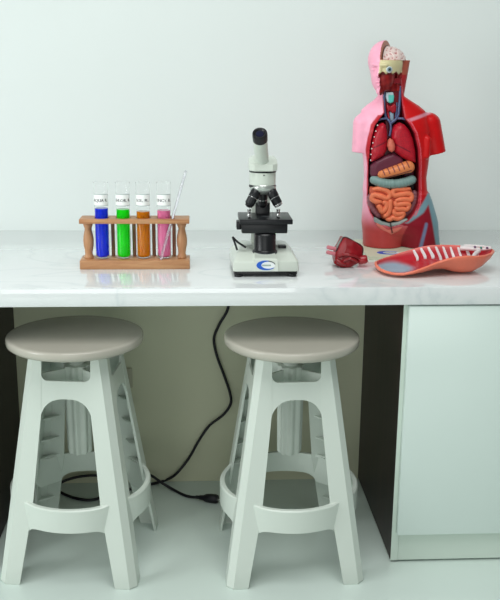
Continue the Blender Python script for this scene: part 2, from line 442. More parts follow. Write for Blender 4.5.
def patch(w, h, n=26, rnd=0.003):
    vs_, fs = [], []
    for k in range(n+1):
        x = -w/2 + w*k/n
        e = max(0.0, abs(x) - (w/2 - rnd)); hh = h/2 - (rnd - math.sqrt(max(rnd*rnd - e*e, 0)))
        vs_ += [(x, -hh, 0), (x, hh, 0)]
    for k in range(n): fs.append((2*k, 2*k+2, 2*k+3, 2*k+1))
    return mesh(vs_, fs)
for i, x in enumerate(tx):
    cn, rgb, lz = liq[i]
    t = thing('test_tube', 'glass test tube of %s liquid with a white %s label' % (cn, texts[i]), 'test tube', (x, TY, tz0), 'labelled test tubes in the wooden rack')
    r = TR; g = [(0.004, tz0), (r - 0.005, tz0 + 0.0012), (r - 0.0012, tz0 + 0.005), (r, tz0 + 0.011), (r, tz1 - 0.003), (r + 0.0012, tz1 - 0.0008), (r + 0.0008, tz1), (r - 0.0004, tz1 - 0.0006), (r - 0.0008, tz1 - 0.003), (r - 0.0008, tz0 + 0.011), (r - 0.0019, tz0 + 0.006), (r - 0.006, tz0 + 0.0028), (0.003, tz0 + 0.002)]
    link('glass', lathe(g, (x, TY, 0), seg=40), M_GLASS, t, smooth=40)
    r2 = r - 0.0009
    lm = mat(cn + '_liquid', rgb, 0.03, trans=0.4, ior=1.33, var=0.0)
    link('liquid', lathe([(0.004, tz0 + 0.0024), (r2 - 0.0055, tz0 + 0.0032), (r2 - 0.0014, tz0 + 0.0065), (r2, tz0 + 0.0115), (r2, lz), (0.002, lz - 0.0004)], (x, TY, 0), seg=40), lm, t, smooth=40)
    lw, lh, lc = 0.0480, 0.0300, 0.9150
    lb = link('paper_label', wrap(patch(lw, lh), x, r + 0.0004, lc), M_LBORDER, t, smooth=180)
    link('label_face', wrap(patch(lw - 0.0024, lh - 0.0026), x, r + 0.0006, lc), M_PAPER, lb, smooth=180)
    tm = text_mesh(texts[i], 0.0104)
    link('lettering', wrap(tm, x, r + 0.0007, lc - 0.001, -0.03), M_INK, lb)
RL = (rod1 - rod0).length
link_rod = link('stirring_rod', lathe([(0.0012, -0.003), (0.003, -0.0015), (0.0036, 0.0), (0.0036, RL - 0.003), (0.0042, RL - 0.0015), (0.0036, RL + 0.001), (0.0012, RL + 0.0025)], rod0, rd, 18), M_ROD, loc=rod0, smooth=180)
tag(link_rod, 'thin clear glass stirring rod leaning in the rack by the pink tube', 'glass rod')

# ------------------------------------------------------------------ microscope
mx0 = 0.1045
ms = thing('microscope', 'white monocular microscope with black stage on the counter', 'microscope', (mx0, 0.2, CT))
def B(*a): return box(*a)
link('bottom_plate', box(mx0 - 0.077, mx0 + 0.079, 0.114, 0.286, CT + 0.006, 0.7555, 0.002), M_BLACK, ms, smooth=40)
for fx in (-0.066, 0.067):
    for fy in (0.122, 0.275):
        link('rubber_foot', lathe([(0.010, 0), (0.011, 0.002), (0.011, 0.0065)], (mx0 + fx, fy, CT), seg=18), M_BLACK, ms, smooth=40)
# base body: front upright face then slope to the rear
def ring4(z, xl, xr, yf, yb, c=0.008):
    return [Vector(p) for p in ((xl + c, yf, z), (xr - c, yf, z), (xr - c*0.3, yf + c*0.3, z), (xr, yf + c, z), (xr, yb - c, z), (xr - c, yb, z), (xl + c, yb, z), (xl, yb - c, z), (xl + c*0.3, yf + c*0.3, z), )]
rings = [ring4(0.7552, mx0 - 0.082, mx0 + 0.082, 0.108, 0.292), ring4(0.7575, mx0 - 0.083, mx0 + 0.083, 0.107, 0.293), ring4(0.779, mx0 - 0.081, mx0 + 0.081, 0.109, 0.291), ring4(0.7825, mx0 - 0.079, mx0 + 0.079, 0.113, 0.289), ring4(0.7985, mx0 - 0.062, mx0 + 0.064, 0.205, 0.284), ring4(0.8005, mx0 - 0.059, mx0 + 0.061, 0.210, 0.280)]
base = link('base', loft(rings), M_SCOPE, ms, smooth=30)
# raised centre ridge of the base
def rr(z, hw, yf, yb): return [Vector(p) for p in ((mx0 - hw, yf, z), (mx0 + hw, yf, z), (mx0 + hw, yb, z), (mx0 - hw, yb, z))]
rid = loft([rr(0.7565, 0.031, 0.1045, 0.27), rr(0.784, 0.029, 0.1065, 0.27), rr(0.7875, 0.027, 0.111, 0.27), rr(0.8015, 0.023, 0.205, 0.265)])
link('base_ridge', rid, M_SCOPE, base)
link('switch', box(mx0 + 0.039, mx0 + 0.058, 0.192, 0.212, 0.792, 0.8035, 0.0015), M_BLACK, ms, smooth=40)
# logo on the front of the base
def ellipse_crescent(a, b, dx, dy, s, n=40, a0=0.15*PI, a1=1.85*PI):
    o = [(a*math.cos(a0 + (a1-a0)*k/n), b*math.sin(a0 + (a1-a0)*k/n)) for k in range(n+1)]
    i = [(dx + s*a*math.cos(a0 + (a1-a0)*k/n), dy + s*b*math.sin(a0 + (a1-a0)*k/n)) for k in range(n+1)]
    return o + i[::-1]
def ell(a, b, n=40): return [(a*math.cos(2*PI*k/n), b*math.sin(2*PI*k/n)) for k in range(n)]
def decal(outline, fmap, lift0, lift1): return prism(outline, lambda u, v: fmap(u, v, lift0), lambda u, v: fmap(u, v, lift1))
def base_front(u, v, l):
    z = 0.7712 + v; y = 0.1045 + (z - 0.7565) / 0.0275 * 0.002
    return Vector((mx0 + 0.0005 + u, y - l, z))
lg = link('logo', decal(ell(0.0225, 0.0105), base_front, -0.001, 0.0004), M_WHITEPRINT, ms)
link('logo_crescent', decal(ellipse_crescent(0.0235, 0.0118, 0.006, 0.0005, 0.74, a0=0.30*PI, a1=1.80*PI), base_front, -0.001, 0.0008), M_BLUE, lg)
link('logo_swoosh', decal(ellipse_crescent(0.0235, 0.0118, 0.0005, -0.0012, 0.94, a0=0.08*PI, a1=0.42*PI), base_front, -0.001, 0.0010), M_NAVY, lg)
mk = [decal([(x0, -0.0018), (x0 + 0.0018, -0.0018), (x0 + 0.0018, 0.0018), (x0, 0.0018)], base_front, 0, 0.0009) for x0 in [-0.009 + 0.0027*k for k in range(8)]]
link('logo_print', join(*mk), M_GREYPRINT, lg)
# arm (rear limb, curved) in profile y-z, thickness in x
prof = [(0.285, 0.795), (0.288, 0.86), (0.285, 0.92), (0.272, 0.965), (0.25, 0.985), (0.225, 0.985), (0.222, 0.958), (0.238, 0.945), (0.25, 0.915), (0.252, 0.86), (0.248, 0.795)]
link('arm', prism(prof, lambda y, z: Vector((mx0 - 0.028, y, z)), lambda y, z: Vector((mx0 + 0.020, y, z))), M_SCOPE, ms)
link('stage_slide', box(mx0 - 0.018, mx0 + 0.018, 0.236, 0.2525, 0.815, 0.905, 0.002), M_BLACK, ms, smooth=40)
for s in (-1, 1):
    link('focus_knob', lathe([(0.016, 0.020), (0.017, 0.022), (0.017, 0.034), (0.013, 0.036), (0.011, 0.037), (0.011, 0.046), (0.008, 0.048)], (mx0, 0.268, 0.845), (s, 0, 0), 24), M_BLACK, ms, smooth=40)
# small bent clamp lever at the left of the base
for dx, p in ((0, (( -0.0795, 0.17, 0.8305), (-0.073, 0.165, 0.813), (-0.068, 0.160, 0.7985))), (1, ((-0.0795, 0.17, 0.8305), (-0.066, 0.168, 0.817), (-0.046, 0.166, 0.8040)))):
    link('clamp_lever', tube([Vector((mx0, 0, 0)) + Vector(q) for q in p], 0.0026, 8, 4), M_BLACK, ms, smooth=180)
# condenser / illuminator
link('illuminator', lathe([(0.0300, 0.787), (0.0305, 0.789), (0.0305, 0.796), (0.0280, 0.798), (0.0272, 0.800), (0.0272, 0.8375), (0.0245, 0.841)], (mx0 + 0.002, 0.170, 0), seg=40), M_BLACK, ms, smooth=35)
link('illuminator_ring', lathe([(0.0312, 0.7905), (0.0312, 0.7945)], (mx0 + 0.002, 0.170, 0), seg=60, lobes=(30, 0.012)), mat('knurl_grey', (52, 55, 62), 0.3), ms, smooth=40)
# stage
sgx = mx0 + 0.0025
sg = link('stage', box(sgx - 0.0655, sgx + 0.0655, 0.140, 0.262, 0.8665, 0.8785, 0.0015), M_BLACK, ms, smooth=40)
link('stage_aperture', lathe([(0.010, 0.8784), (0.010, 0.8787), (0.008, 0.8788)], (sgx, 0.19, 0), seg=28), mat('aperture_grey', (70, 72, 76), 0.3), sg, smooth=40)
link('under_stage', box(sgx - 0.060, sgx + 0.054, 0.150, 0.236, 0.842, 0.8666, 0.003), M_BLACK, ms, smooth=40)
link('stage_bracket', box(sgx - 0.072, sgx - 0.060, 0.17, 0.20, 0.848, 0.869, 0.002), M_BLACK, ms, smooth=40)
for s, cx in ((-1, 0.0665), (1, 0.1400)):
    ck = link('stage_clip', lathe([(0.0045, 0.878), (0.0050, 0.880), (0.0040, 0.882), (0.0040, 0.893), (0.0048, 0.894), (0.0048, 0.898), (0.002, 0.899)], (cx, 0.185, 0), seg=18), M_CHROME, ms, smooth=40)
    link('clip_arm', box(cx - 0.0035, cx + 0.0035, 0.160, 0.186, 0.8815, 0.8832, 0.0006), M_CHROME, ck)
# head
hx, hy = mx0 - 0.0035, 0.205
link('drum', lathe([(0.0300, 0.9555), (0.0325, 0.9575), (0.0330, 0.963), (0.0330, 0.989)], (hx, hy, 0), seg=48), M_SCOPE, ms, smooth=35)
link('drum_ring', lathe([(0.0336, 0.9885), (0.0338, 0.9895), (0.0338, 0.9925), (0.0330, 0.9935)], (hx, hy, 0), seg=48), M_BLACK, ms, smooth=35)
link('lock_screw', lathe([(0.0016, 0.032), (0.0016, 0.0345), (0.0010, 0.0348)], (hx + 0.001, hy, 0.9835), (0, -1, 0), 12), M_BLACK, ms)
link('nosepiece_ring', lathe([(0.028, 0.949), (0.0338, 0.951), (0.0343, 0.9545), (0.0325, 0.9575)], (hx, hy, 0), seg=48), M_BLACK, ms, smooth=35)
nax = Vector((0.0, -0.22, -1)).normalized()
npc = Vector((hx + 0.001, hy - 0.004, 0.950))
link('nosepiece', lathe([(0.032, -0.002), (0.0335, 0.002), (0.0325, 0.007), (0.028, 0.013), (0.020, 0.018)], npc, nax, 40), mat('satin_chrome', (190, 196, 190), 0.3, metal=0.7), ms, smooth=40)
for (p0_, p1_, tip) in ((Vector((hx - 0.016, hy - 0.020, 0.944)), Vector((hx - 0.038, hy - 0.034, 0.9055)), 'b'), (Vector((hx + 0.020, hy - 0.020, 0.944)), Vector((hx + 0.040, hy - 0.030, 0.9060)), 'c'), (Vector((hx + 0.001, hy + 0.004, 0.936)), Vector((hx + 0.002, hy + 0.012, 0.897)), 'b')):
    d_ = p1_ - p0_; L_ = d_.length
    ob = link('objective', lathe([(0.0120, 0), (0.0128, 0.002), (0.0128, L_*0.40), (0.0122, L_*0.42), (0.0122, L_*0.80), (0.0105, L_*0.86), (0.0095, L_*0.88)], p0_, d_, 28), M_BLACK, ms, smooth=35)
    link('objective_tip', lathe([(0.0108 if tip == 'c' else 0.0096, L_*0.84), (0.0108 if tip == 'c' else 0.0094, L_*0.95), (0.005, L_)], p0_, d_, 24), M_CHROME if tip == 'c' else M_BLACK, ob, smooth=35)
    link('objective_band', lathe([(0.0126, L_*0.44), (0.0126, L_*0.47)], p0_, d_, 28), M_CHROME, ob, smooth=35)
# prism housing: faceted, sloping front
def oct_(z, hw, yf, yb, c):
    return [Vector((hx + x, y, z)) for x, y in ((-hw + c, yf), (hw - c, yf), (hw, yf + c), (hw, yb - c), (hw - c, yb), (-hw + c, yb), (-hw, yb - c), (-hw, yf + c))]
link('prism_housing', loft([oct_(0.9930, 0.0325, 0.170, 0.240, 0.012), oct_(0.9955, 0.0345, 0.168, 0.242, 0.012), oct_(1.010, 0.0350, 0.172, 0.243, 0.012), oct_(1.020, 0.0345, 0.188, 0.243, 0.012), oct_(1.0265, 0.028, 0.204, 0.240, 0.012)]), M_SCOPE, ms, smooth=30)
e0 = Vector((hx - 0.001, 0.205, 1.000)); e1 = Vector((hx - 0.0125, 0.132, 1.080)); ed = e1 - e0; EL = ed.length
link('eyepiece_tube', lathe([(0.0185, 0.0), (0.0178, 0.012), (0.0172, EL*0.55), (0.0168, EL - 0.008)], e0, ed, 36), M_SCOPE, ms, smooth=40)
ep = link('eyepiece', lathe([(0.0165, EL - 0.012), (0.0180, EL - 0.010), (0.0184, EL + 0.004), (0.0180, EL + 0.012), (0.0172, EL + 0.0135), (0.0140, EL + 0.0130), (0.0115, EL + 0.0100)], e0, ed, 36), M_BLACK, ms, smooth=35)
link('eye_lens', lathe([(0.0100, EL + 0.0095), (0.0095, EL + 0.0108), (0.004, EL + 0.0114)], e0, ed, 28), mat('lens_coat', (26, 28, 52), 0.08), ep, smooth=40)

# ------------------------------------------------------------------ implicit surfaces for the anatomy model
def surface_nets(f, origin, h):
    nx, ny, nz = f.shape; ins = f < 0
    cs = (nx-1, ny-1, nz-1)
    acc = np.zeros(cs + (3,)); cnt = np.zeros(cs)
    corners = [(i, j, k) for i in (0, 1) for j in (0, 1) for k in (0, 1)]
    sl = lambda c: tuple(slice(c[a], c[a] + cs[a]) for a in range(3))
    for c in corners:
        for ax in range(3):
            if c[ax] == 1: continue
            c2 = list(c); c2[ax] = 1
            A, Bv = f[sl(c)], f[sl(c2)]
            m = (A < 0) != (Bv < 0)
            t = np.where(m, A / np.where(m, A - Bv, 1), 0)
            for a in range(3):
                acc[..., a] += np.where(m, c[a] + (t if a == ax else 0), 0)
            cnt += m
    use = cnt > 0
    idx = -np.ones(cs, int); idx[use] = np.arange(use.sum())
    pos = (acc[use] / cnt[use][:, None] + np.argwhere(use)) * np.asarray(h) + np.asarray(origin)
    quads = []
    for ax in range(3):
        b, c = (ax + 1) % 3, (ax + 2) % 3
        s0 = [slice(None)]*3; s1 = [slice(None)]*3; s0[ax] = slice(0, -1); s1[ax] = slice(1, None)
        A, Bv = ins[tuple(s0)], ins[tuple(s1)]
        e = np.argwhere(A != Bv)
        ok = (e[:, b] > 0) & (e[:, c] > 0) & (e[:, b] < f.shape[b]-1) & (e[:, c] < f.shape[c]-1)
        e = e[ok]
        if len(e) == 0: continue
        flip = A[tuple(e.T)]
        def I(db, dc):
            q = e.copy(); q[:, b] -= db; q[:, c] -= dc; return idx[tuple(q.T)]
        q = np.stack([I(1, 1), I(0, 1), I(0, 0), I(1, 0)], 1)
        q[~flip] = q[~flip][:, ::-1]
        quads.append(q)
    return pos, np.concatenate(quads)

def grid(lo, hi, h):
    ax = [np.arange(lo[i], hi[i] + h, h) for i in range(3)]
    return np.meshgrid(*ax, indexing='ij')
def smin(a, b, k):
    hh = np.clip(0.5 + 0.5*(b - a)/k, 0, 1); return b*(1-hh) + a*hh - k*hh*(1-hh)
def poly2d(x, y, pts):
    d = np.full(x.shape, 1e9); s = np.ones(x.shape)
    n = len(pts)
    for i in range(n):
        ax, ay = pts[i]; bx, by = pts[i-1]
        ex, ey = bx-ax, by-ay; wx, wy = x-ax, y-ay
        t = np.clip((wx*ex + wy*ey)/(ex*ex + ey*ey), 0, 1)
        d = np.minimum(d, (wx-ex*t)**2 + (wy-ey*t)**2)
        c1 = y >= ay; c2 = y < by; c3 = ex*wy > ey*wx
        s = np.where((c1 & c2 & c3) | (~c1 & ~c2 & ~c3), -s, s)
    return s*np.sqrt(d)
def seg2(x, y, a, b):
    ex, ey = b[0]-a[0], b[1]-a[1]; wx, wy = x-a[0], y-a[1]
    t = np.clip((wx*ex + wy*ey)/(ex*ex + ey*ey), 0, 1); return np.hypot(wx-ex*t, wy-ey*t)
def capsule(U, V, Wp, a, b, r0, r1):
    e = np.subtract(b, a); w_ = (U-a[0], V-a[1], Wp-a[2])
    t = np.clip(sum(w_[i]*e[i] for i in range(3))/float(e@e), 0, 1)
    return np.sqrt(sum((w_[i]-e[i]*t)**2 for i in range(3))) - (r0 + (r1-r0)*t)
def ellipsoid(U, V, Wp, c, r):
    q = np.sqrt(((U-c[0])/r[0])**2 + ((V-c[1])/r[1])**2 + ((Wp-c[2])/r[2])**2)
    return (q-1)*min(r)
def slab(U, V, Wp, pts, vc, T, R):
    d2 = poly2d(U, Wp, pts) + R; dv = np.abs(V-vc) - T + R
    return np.minimum(np.maximum(d2, dv), 0) + np.hypot(np.maximum(d2, 0), np.maximum(dv, 0)) - R

# model units: one unit is about 2.9 mm; U across, V into the room, W measured down from the top
TYC = 0.478; TB = CT + 0.009
def tmap(p):
    H = 249 - p[:, 2]
    m = 0.00297 - H*8.5e-7
    x = 0.5100 + (p[:, 0]-398)*m - H*0.000165
    return np.stack([x, TYC + p[:, 1]*0.0029, TB + H*0.00274], 1)
def tm1(u, v, w_): return Vector(tmap(np.array([[u, v, w_]], float))[0])
def paint(me, cols):
    a = me.color_attributes.new('paint', 'FLOAT_COLOR', 'POINT')
    c = np.ones((len(me.vertices), 4)); c[:, :3] = cols; a.data.foreach_set('color', c.ravel())
L_ = lambda *c: np.array(lin(c))
def sdf_part(name, f, G, h, col, parent, m, flipw=True):
    U, V, Wp = G
    org = (U[0, 0, 0], V[0, 0, 0], Wp[0, 0, 0])
    pos, q = surface_nets(f, org, (h, h, h))
    q = q[:, ::-1]                               # W runs downwards: mirrored axis
    me = mesh(tmap(pos).tolist(), q.tolist())
    cols = col(pos) if callable(col) else np.tile(L_(*col), (len(pos), 1))
    paint(me, cols)
    return link(name, me, m, parent, smooth=180)

tr = thing('anatomical_torso', 'painted anatomical torso model, half skin and half red muscle, organs showing', 'torso model', (0.5035, TYC, CT))

# --- trunk
prof = np.array([  # w, left, right, half depth
 (80, 385, 405, 10.5), (90, 383.5, 405.5, 10.5), (96, 381, 407, 10.5), (100, 377.5, 413, 11), (105, 370.5, 421, 12), (110, 365, 427, 14), (115, 364, 429, 16.5),
 (122, 364, 430, 19.5), (130, 363, 431, 21.5), (145, 365, 430, 22), (160, 367, 428.5, 20.5), (178, 367.5, 426, 18.8), (190, 366, 426.5, 19), (205, 365.5, 429.5, 21.5), (214, 365.5, 431.5, 22.5), (224, 366.5, 433, 21.5), (234, 371, 429, 18), (246, 384, 416, 8), (252, 392, 408, 3)])
h = 0.9
G = grid((346, -30, 78), (452, 30, 250.3), h); U, V, Wp = G
wl = Wp[0, 0, :]
from_ = lambda c: np.interp(wl, prof[:, 0], prof[:, c])[None, None, :]
Lf, Rt, Bd = from_(1) + np.interp(wl, [110, 122, 140, 190, 210], [0, 1.6, -0.2, -0.4, 2.0])[None, None, :], from_(2) + 1.8*np.clip((wl-110)/15, 0, 1), from_(3)
cu_, A_ = (Lf + Rt)/2, (Rt - Lf)/2
q = (np.abs((U-cu_)/A_)**2.25 + np.abs(V/Bd)**2.25)**(1/2.25)
body = (q-1)*np.minimum(A_, Bd)*0.9
def thigh(c, a, b, vc, tilt):
    cc = c + (Wp - 240)*tilt
    return (np.sqrt(((U-cc)/a)**2 + ((V-vc)/b)**2) - 1)*17
tsc = 0.70 + 0.30*np.clip((Wp-196)/30, 0, 1)**0.7
th1 = np.maximum(thigh(384.0, 18.8*tsc, 20*tsc, 0, 0.02), 196 - Wp); th2 = np.maximum(thigh(419.6, 19.8*tsc, 21*tsc, -1, 0.10), 196 - Wp)
body = smin(body, smin(th1, th2, 1.2), 6)
armL = capsule(U, V, Wp, (367.5, 1, 124), (362.3, 1, 165), 10.5, 7.6); armL = np.maximum(armL, Wp - 151.5 - (U-352)*0.10)
armR = capsule(U, V, Wp, (432.0, 1, 123), (440.8, -1, 165), 11, 8.6); armR = np.maximum(armR, Wp - 155.5 + (U-428)*0.25)
body = smin(body, np.minimum(armL, armR), 2.2)
body = smin(body, capsule(U, V, Wp, (426.2, -14.5, 138), (425.0, -13.5, 154), 3.6, 3.4), 2.0)
grv = capsule(U, V, Wp, (430.6, -16, 139), (430.8, -12, 158), 1.3, 2.2); body = -smin(-body, grv, 0.8)
body = np.minimum(body, 50); body = np.maximum(body, Wp - 249)
CAV = [(386.5, 76), (385.5, 100), (385, 112), (380, 118), (375, 125), (372, 138), (370.5, 150), (370, 170), (369.3, 190), (369, 203), (371, 212), (374.5, 219), (380, 223), (388, 226), (397, 223.5), (404.5, 219), (410, 212), (414.5, 203), (417, 190), (417, 165), (416, 148), (412.5, 132), (408, 123), (403.5, 117), (402.5, 100), (402.5, 76)]
vfl = np.interp(wl, [110, 122], [-3.0, 3.0])[None, None, :]
cav2 = poly2d(U[:, 0, :], Wp[:, 0, :], CAV)[:, None, :]
carve = np.maximum(np.maximum(cav2, V - vfl), 84 - Wp)
full = np.maximum(body, -carve)
SK = L_(255, 178, 202); SKD = L_(190, 68, 66); RED = L_(205, 6, 12); REDD = L_(142, 18, 38); DARK = L_(38, 14, 24); WALLC = L_(186, 36, 52); TEN = L_(120, 158, 170); TENP = L_(222, 140, 158); PINKR = L_(226, 98, 112)
def mixc(a, b, t): return a*(1-t)[:, None] + b*t[:, None]
def sst(x, e0, e1):
    t = np.clip((x-e0)/(e1-e0), 0, 1); return t*t*(3-2*t)
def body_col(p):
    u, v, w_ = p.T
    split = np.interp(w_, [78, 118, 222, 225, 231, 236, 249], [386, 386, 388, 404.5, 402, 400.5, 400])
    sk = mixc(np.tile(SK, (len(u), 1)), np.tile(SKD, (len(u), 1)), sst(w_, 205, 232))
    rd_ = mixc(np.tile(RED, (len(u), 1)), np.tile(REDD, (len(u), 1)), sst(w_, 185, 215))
    d = seg2(u, w_, (406, 119.5), (431, 112)); rd_ = mixc(rd_, np.tile(TENP, (len(u), 1)), 1-sst(d, 0.8, 2.2))
    d = np.minimum(seg2(u, w_, (404, 219), (418, 209)), seg2(u, w_, (418, 209), (428, 196))); rd_ = mixc(rd_, np.tile(TEN, (len(u), 1)), 1-sst(d, 2.0, 4.2))
    d = seg2(u, w_, (432, 200), (439.5, 249)); rd_ = mixc(rd_, np.tile(TEN, (len(u), 1)), 1-sst(d, 5.0, 7.6))
    d = seg2(u, w_, (416.5, 248), (422.5, 223)); rd_ = mixc(rd_, np.tile(L_(118, 130, 165), (len(u), 1)), 1-sst(d, 0.8, 2.4))
    c = mixc(sk, rd_, sst(u - split, -0.5, 0.5))
    cd_ = poly2d(u, w_, CAV); vf = np.interp(w_, [110, 122], [-3.0, 3.0])
    rim = (1-sst(cd_, 0.7, 1.9))*(v < 2)*(w_ < 221)                  # cut edge of the wall
    c = mixc(c, np.tile(WALLC, (len(u), 1)), rim)
    lf = (cd_ < 4.2) & (u < 391) & (w_ > 114) & (w_ < 168) & (cd_ > 0); t = np.where(lf, 1-sst(cd_, 3.2 - sst(w_, 145, 168)*2.6, 4.2 - sst(w_, 145, 168)*2.6), 0.0); c = mixc(c, np.tile(L_(190, 30, 44), (len(u), 1)), t)
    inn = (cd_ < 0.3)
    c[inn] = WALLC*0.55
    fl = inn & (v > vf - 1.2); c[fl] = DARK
    out = (cd_ > 1.9) & (cd_ < 3.0) & (u > 400) & (w_ < 215) & (w_ > 118) & (v < 0); c[out] = PINKR
    return c
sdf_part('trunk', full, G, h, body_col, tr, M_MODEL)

# --- head (turned towards the left)
h2 = 0.55
HC = (389.0, -1.0); th_ = math.radians(28); cs_, sn_ = math.cos(th_), math.sin(th_)
G2 = grid((364, -30, 38), (416, 26, 100), h2); U, V, Wp = G2
a_ = (U-HC[0])*cs_ - (V-HC[1])*sn_; b_ = (U-HC[0])*sn_ + (V-HC[1])*cs_
def el(a0, b0, w0, ra, rb, rw): return (np.sqrt(((a_-a0)/ra)**2 + ((b_-b0)/rb)**2 + ((Wp-w0)/rw)**2) - 1)*min(ra, rb, rw)
cran = el(0, 1, 62, 17, 21, 20)
jaw = el(0, -7.5, 78, 11.8, 13.2, 16.5)
hd = smin(cran, jaw, 5)
hd = smin(hd, el(0, -18.5, 91.5, 4.2, 4.2, 3.6), 3)                     # chin
hd = smin(hd, capsule(a_, b_, Wp, (0, -19.8, 66), (0, -23.6, 76), 1.5, 2.4), 1.6)   # nose
hd = smin(hd, el(0, -19.8, 66, 8, 2.6, 1.8), 1.6)                        # brow
hd = smin(hd, el(0, -20.6, 82, 4.0, 1.8, 1.2), 0.9); hd = smin(hd, el(0, -20.4, 85, 3.6, 1.7, 1.2), 0.9)   # lips
hd = np.maximum(hd, -el(-6.3, -21.6, 70, 3.6, 3.0, 2.4)); hd = smin(hd, el(-6.2, -17.9, 70.2, 2.6, 2.2, 1.7), 0.6)   # closed eye
neck = (np.sqrt(((U-394.5)/11)**2 + ((V-1)/10.5)**2) - 1)*10.5
neck = np.maximum(np.maximum(neck, Wp - 99), 80 - Wp)
hd = smin(hd, neck, 4)
ear = capsule(U, V, Wp, (406.6, 2, 60), (400.0, 2, 97), 7.2, 6.8); hd = smin(hd, ear, 2.0)
# right half: crown lifted away, face without skin
hd_s = hd
crown = np.maximum(np.where(U > 408, -1, -(a_-0.6)), Wp - 61.0)                                # region a>0.6 and above the cut
skinless = np.maximum(-(a_-0.6), 61 - Wp)
hd = np.maximum(hd, -crown)
hollow = el(0, 1, 62, 14.6, 18.6, 17.6)
hd = np.maximum(hd, -np.maximum(hollow, -(a_ + 3.0)) ) if False else hd
face_cut = np.maximum(np.maximum(np.maximum(-(a_-0.6), 73.5 - Wp), Wp - 97), U - 398)
hd = np.maximum(hd, np.where(face_cut < 0, hd_s + 1.6, -1e3))
neck_cut = np.maximum(np.maximum(poly2d(U[:, 0, :], Wp[:, 0, :], CAV)[:, None, :], V + 3.0), 91 - Wp)
hd = np.maximum(hd, -neck_cut)
MUS = L_(122, 10, 20); CUTB = L_(186, 112, 84); CREAM = L_(222, 212, 166); BRN = L_(178, 92, 74)
def head_col(p):
    u, v, w_ = p.T
    a = (u-HC[0])*cs_ - (v-HC[1])*sn_; b = (u-HC[0])*sn_ + (v-HC[1])*cs_
    c = np.tile(SK, (len(u), 1))
    n = len(u)
    cut = (a > 0.2)
    c[cut & (w_ < 61.6)] = CUTB
    low = cut & (w_ >= 61.2); c[low] = CREAM
    c[low & (u > 405.0) & (w_ < 76)] = BRN
    t = sst(w_ - (73.2 + 1.2*np.sin(u*0.9) + np.maximum(0, u-398)*0.15), -0.6, 0.6)
    cm = mixc(np.tile(CREAM, (n, 1)), np.tile(MUS, (n, 1)), t)
    k = low & (u <= 405.0); c[k] = cm[k]
    mott = 0.5 + 0.5*np.sin(u*0.8 + w_*0.45)*np.sin(w_*0.6 - u*0.35)
    c2 = mixc(np.tile(MUS, (n, 1)), np.tile(L_(172, 40, 36), (n, 1)), mott*0.7)
    k = low & (w_ > 75.5); c[k] = c2[k]
    k = low & (w_ > 75) & (u > 404); c[k] = L_(176, 40, 46)
    k = (u > 404) & (w_ > 60.8) & (w_ <= 75); c[k] = BRN
    k = (~cut) & (w_ > 94) & (u > 384); c[k] = L_(150, 40, 50)
    return c
sdf_part('head', hd, G2, h2, head_col, tr, M_MODEL)

# --- brain half with folds
f = el(0.8, 3.8, 61.5, 17.8, 17.0, 14.0)
fold = np.sin(a_*0.95 + 1.6*np.sin(Wp*0.55 + b_*0.25))*np.sin(Wp*0.8 + 1.4*np.sin(b_*0.6 + a_*0.2))
f = f + 0.55*np.abs(fold) - 0.3
f = np.maximum(np.maximum(f, 0.9 - a_), Wp - 61.3)
def brain_col(p):
    u, v, w_ = p.T
    a = (u-HC[0])*cs_ - (v-HC[1])*sn_; b = (u-HC[0])*sn_ + (v-HC[1])*cs_
    fo = np.abs(np.sin(a*0.95 + 1.6*np.sin(w_*0.55 + b*0.25))*np.sin(w_*0.8 + 1.4*np.sin(b*0.6 + a*0.2)))
    return mixc(np.tile(L_(232, 210, 204), (len(u), 1)), np.tile(L_(196, 128, 128), (len(u), 1)), sst(fo, 0.62, 0.95))
sdf_part('brain', f, G2, h2, brain_col, tr, M_MODEL)
# skull cut rim: dark line between bone and brain
rim = []
for k in range(25):
    a2 = -PI*0.06 - PI*0.62*k/24
    a0 = 0.4; b0 = 1 + 18.3*math.cos(a2 - PI*0.0); w0 = 61.5 + 14.4*math.sin(a2)
    b0 = 3.5 - 17.2*math.cos(-a2)
    rim.append(tm1(HC[0] + (a0+0.5)*cs_ + b0*sn_, HC[1] - (a0+0.5)*sn_ + b0*cs_, w0))
link('cranial_seam', tube(rim, 0.0009, 8, 2), mat('seam_dark', (58, 66, 62), 0.4), tr, smooth=180)

# --- eye
ec = tm1(388.3, -20.5, 70.2)
ey = link('eyeball', lathe([(0.0025, -0.0125), (0.0068, -0.0095), (0.0090, -0.004), (0.0092, 0.0), (0.0080, 0.0045), (0.0052, 0.0075), (0.0015, 0.0092)], ec, (-0.12, -1, 0.1), 24), mat('eye_white', (206, 216, 220), 0.15, coat=0.5), tr, smooth=180)
link('iris', lathe([(0.0058, 0.0065), (0.0055, 0.0078), (0.003, 0.0092)], ec, (-0.12, -1, 0.1), 24), mat('eye_iris', (92, 120, 132), 0.15), ey, smooth=180)
link('pupil', lathe([(0.0030, 0.0088), (0.0026, 0.0098), (0.001, 0.0101)], ec, (-0.12, -1, 0.1), 16), mat('eye_pupil', (14, 18, 22), 0.1), ey, smooth=180)

